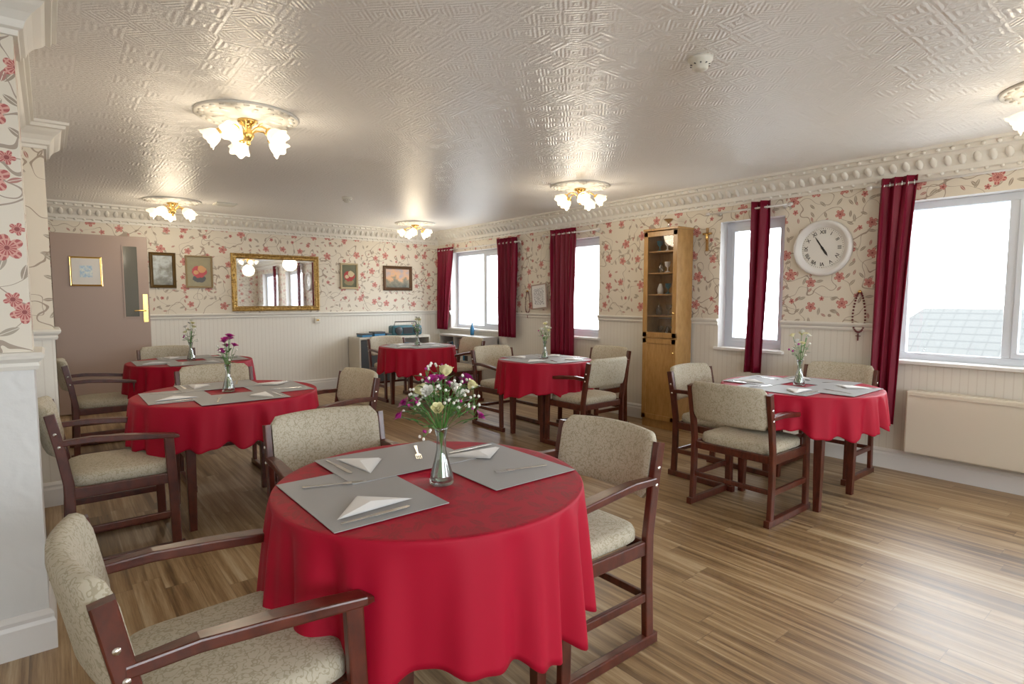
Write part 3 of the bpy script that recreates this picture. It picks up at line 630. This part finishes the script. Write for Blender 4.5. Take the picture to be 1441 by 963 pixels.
for k in range(3):
    z=.0005+k*.0022; s=1-k*.06; vs=[(-.12*s,-.035,z),(.12*s,-.035,z),(.0,.085*s,z+.002+k*.001),(0,-.005,z+.006+k*.002)]
    mb.add(vs,[(0,1,3),(1,2,3),(2,0,3),(0,2,1)])
npm=mb.mesh('folded_napkin',[M['napkin']])
def setting(cx,cy,R,deg,seed=0):
    a=math.radians(deg); rnd=random.Random(seed)
    ux,uy=math.cos(a),math.sin(a); d=R-.172-.065
    lift=0.0022 if deg%180 else 0
    T=Matrix.Translation((cx+ux*d,cy+uy*d,TZ+lift))@Matrix.Rotation(a,4,'Z')
    place('placemat',matm,mat4=T); z=.0024 if lift else .0046
    place('folded_napkin',npm,mat4=T@Matrix.Translation((.02,.125,z))@Matrix.Rotation(PI+rnd.uniform(-.12,.12),4,'Z'))
    place('table_knife',knm,mat4=T@Matrix.Translation((.14,.205,z))@Matrix.Rotation(PI/2+rnd.uniform(-.05,.05),4,'Z'))
    place('table_fork',fkm,mat4=T@Matrix.Translation((.12,-.15,z))@Matrix.Rotation(PI/2-.3+rnd.uniform(-.15,.1),4,'Z'))
def petalflower(mb,c,dirv,size,m,layers=3,per=6,open_=.6,T0=None):
    q=Vector(dirv).normalized().to_track_quat('Z','Y').to_matrix().to_4x4(); T=Matrix.Translation(c)@q
    for l in range(layers):
        f=(l+1)/layers
        for k in range(per):
            R=Matrix.Rotation(2*PI*k/per+l*.55,4,'Z'); rows=[]
            for j in range(4):
                t=j/3; row=[]
                for i in range(4):
                    s=(i/3-.5)*2; wd=size*.55*math.sin(PI*(.15+.7*t))*f
                    rad=size*f*(.15+open_*t*t+.35*t); row.append((rad-abs(s)**2*size*.12,s*wd,size*(.9*t*(1.15-.45*f*open_*1.6))))
                rows.append(row)
            mb.grid(rows,m,True,False,T@R)
    mb.ell(c,size*.22,8,6,m)
def vase(cx,cy,kind,seed,sc=1.):
    rnd=random.Random(seed); r=empty('flower_vase',(cx,cy,TZ+.0002)); r.scale=(sc,sc,sc)
    mb=MB(); mb.lathe([(0,.0),(.037,0),(.040,.006),(.036,.03),(.024,.075),(.016,.11),(.0155,.15),(.021,.175),(.024,.185),(.022,.185),(.013,.15),(.0135,.11),(.021,.075),(.033,.03),(.034,.008),(0,.006)],28); mb.obj('glass_vase',[M['vglass']],r)
    mb=MB(); mb.lathe([(0,.007),(.033,.009),(.032,.03),(.022,.07),(0,.07)],20); mb.obj('water',[M['water']],r)
    f=MB(); n={'big':36,'mag':14,'yel':16}[kind]
    for k in range(n):
        a=2*PI*(k*.618)+rnd.uniform(-.3,.3); rad={'big':.135,'mag':.06,'yel':.075}[kind]*math.sqrt((k+.5)/n); h=.17+rnd.uniform(.02,.13)+.10*(1-(k/n)) 
        p=Vector((rad*math.cos(a),rad*math.sin(a),h)); base=Vector((-.012*math.cos(a),-.012*math.sin(a),.02)); neck=Vector((.008*math.cos(a),.008*math.sin(a),.17))
        f.tube([base,neck,(neck+p)/2+Vector((0,0,.01)),p],.0016,5,0)
        dv=Vector((math.cos(a)*rad*6,math.sin(a)*rad*6,.7)); x=rnd.random()
        if kind=='big':
            if k in(0,7,16,27): petalflower(f,p,dv,.033 if k<12 else .026,2,3,6,.28)
            elif k in(3,11,22): petalflower(f,p,dv,.024,4,3,6,.4)
            elif k%4==1: petalflower(f,p,dv,.018,3,3,7,.8)
            else:
                for g in range(6):
                    pp=p+Vector((rnd.gauss(0,.018),rnd.gauss(0,.018),rnd.gauss(0,.016))); f.ell(pp,.005,6,4,4 if rnd.random()<.8 else 3); f.tube([p-Vector((0,0,.03)),pp],.0007,4,0)
        elif kind=='mag': petalflower(f,p,dv,.023,3,3,7,.8) if k<9 else f.ell(p,.007,6,4,4)
        else: petalflower(f,p,dv,.024,2 if k%2 else 4,3,6,.6) if k<8 else f.ell(p,.008,6,4,4 if k%3 else 3)
        for q in range(3 if kind=='big' else 1):
            b=neck*(.5-.2*q)+p*(.5+.2*q); a2=a+rnd.uniform(-1,1); d2=Vector((math.cos(a2),math.sin(a2),rnd.uniform(.1,.8))).normalized(); sd=d2.cross(Vector((0,0,1))).normalized(); L=rnd.uniform(.03,.055)
            f.add([b,b+d2*L*.5+sd*L*.2,b+d2*L-Vector((0,0,L*.15)),b+d2*L*.5-sd*L*.2,b+d2*L*.5-Vector((0,0,.004))],[(0,1,4),(1,2,4),(2,3,4),(3,0,4)],1,True)
    f.obj('bouquet',[M['stem'],M['leafg'],M['yel'],M['mag'],M['wht']],r,normals=False)
M['water']=mk_glass('vase_water',(.86,.93,.90),.05)
TB=[(.965,1.62,.495,.375,3,'big',(180,0,90)),(.87,3.97,.53,.25,5,'mag',(180,0,90,270)),(1.04,6.2,.53,.26,8,'yel',(180,0,90,270)),
    (3.59,6.35,.47,.32,11,'yel',(180,0,90,270)),(3.78,4.17,.455,.30,14,'yel',(180,0,90,270)),(3.99,1.80,.50,.23,17,'yel',(180,0,90,270))]
for i,(x,y,R,dr,sd,kd,st) in enumerate(TB):
    table(x,y,R,dr,sd,0,1.3 if i==0 else .85)
    for k,a in enumerate(st): setting(x,y,R,a,i*10+k)
    vase(x+(-.0 if i else -.006),y+(-.07 if i==0 else 0),kd,sd,1.0 if i==0 else .95)
# ------------------------------------------------------------------ world / camera
w=bpy.data.worlds.new('World'); bpy.context.scene.world=w; w.use_nodes=True; nt=w.node_tree; bg=nt.nodes['Background']
bg.inputs[0].default_value=(.89,.95,1.0,1); bg.inputs[1].default_value=9.5
cam=bpy.data.cameras.new('camera'); co=bpy.data.objects.new('camera',cam); bpy.context.scene.collection.objects.link(co)
co.location=(0,0,1.35); co.rotation_euler=(math.radians(90-4.36),0,math.radians(-38.9)); cam.sensor_width=36; cam.lens=806/1441*36; cam.clip_start=.02
bpy.context.scene.camera=co
vs=bpy.context.scene.view_settings; vs.view_transform='Standard'; vs.look='None'; vs.exposure=.52; vs.gamma=1.1
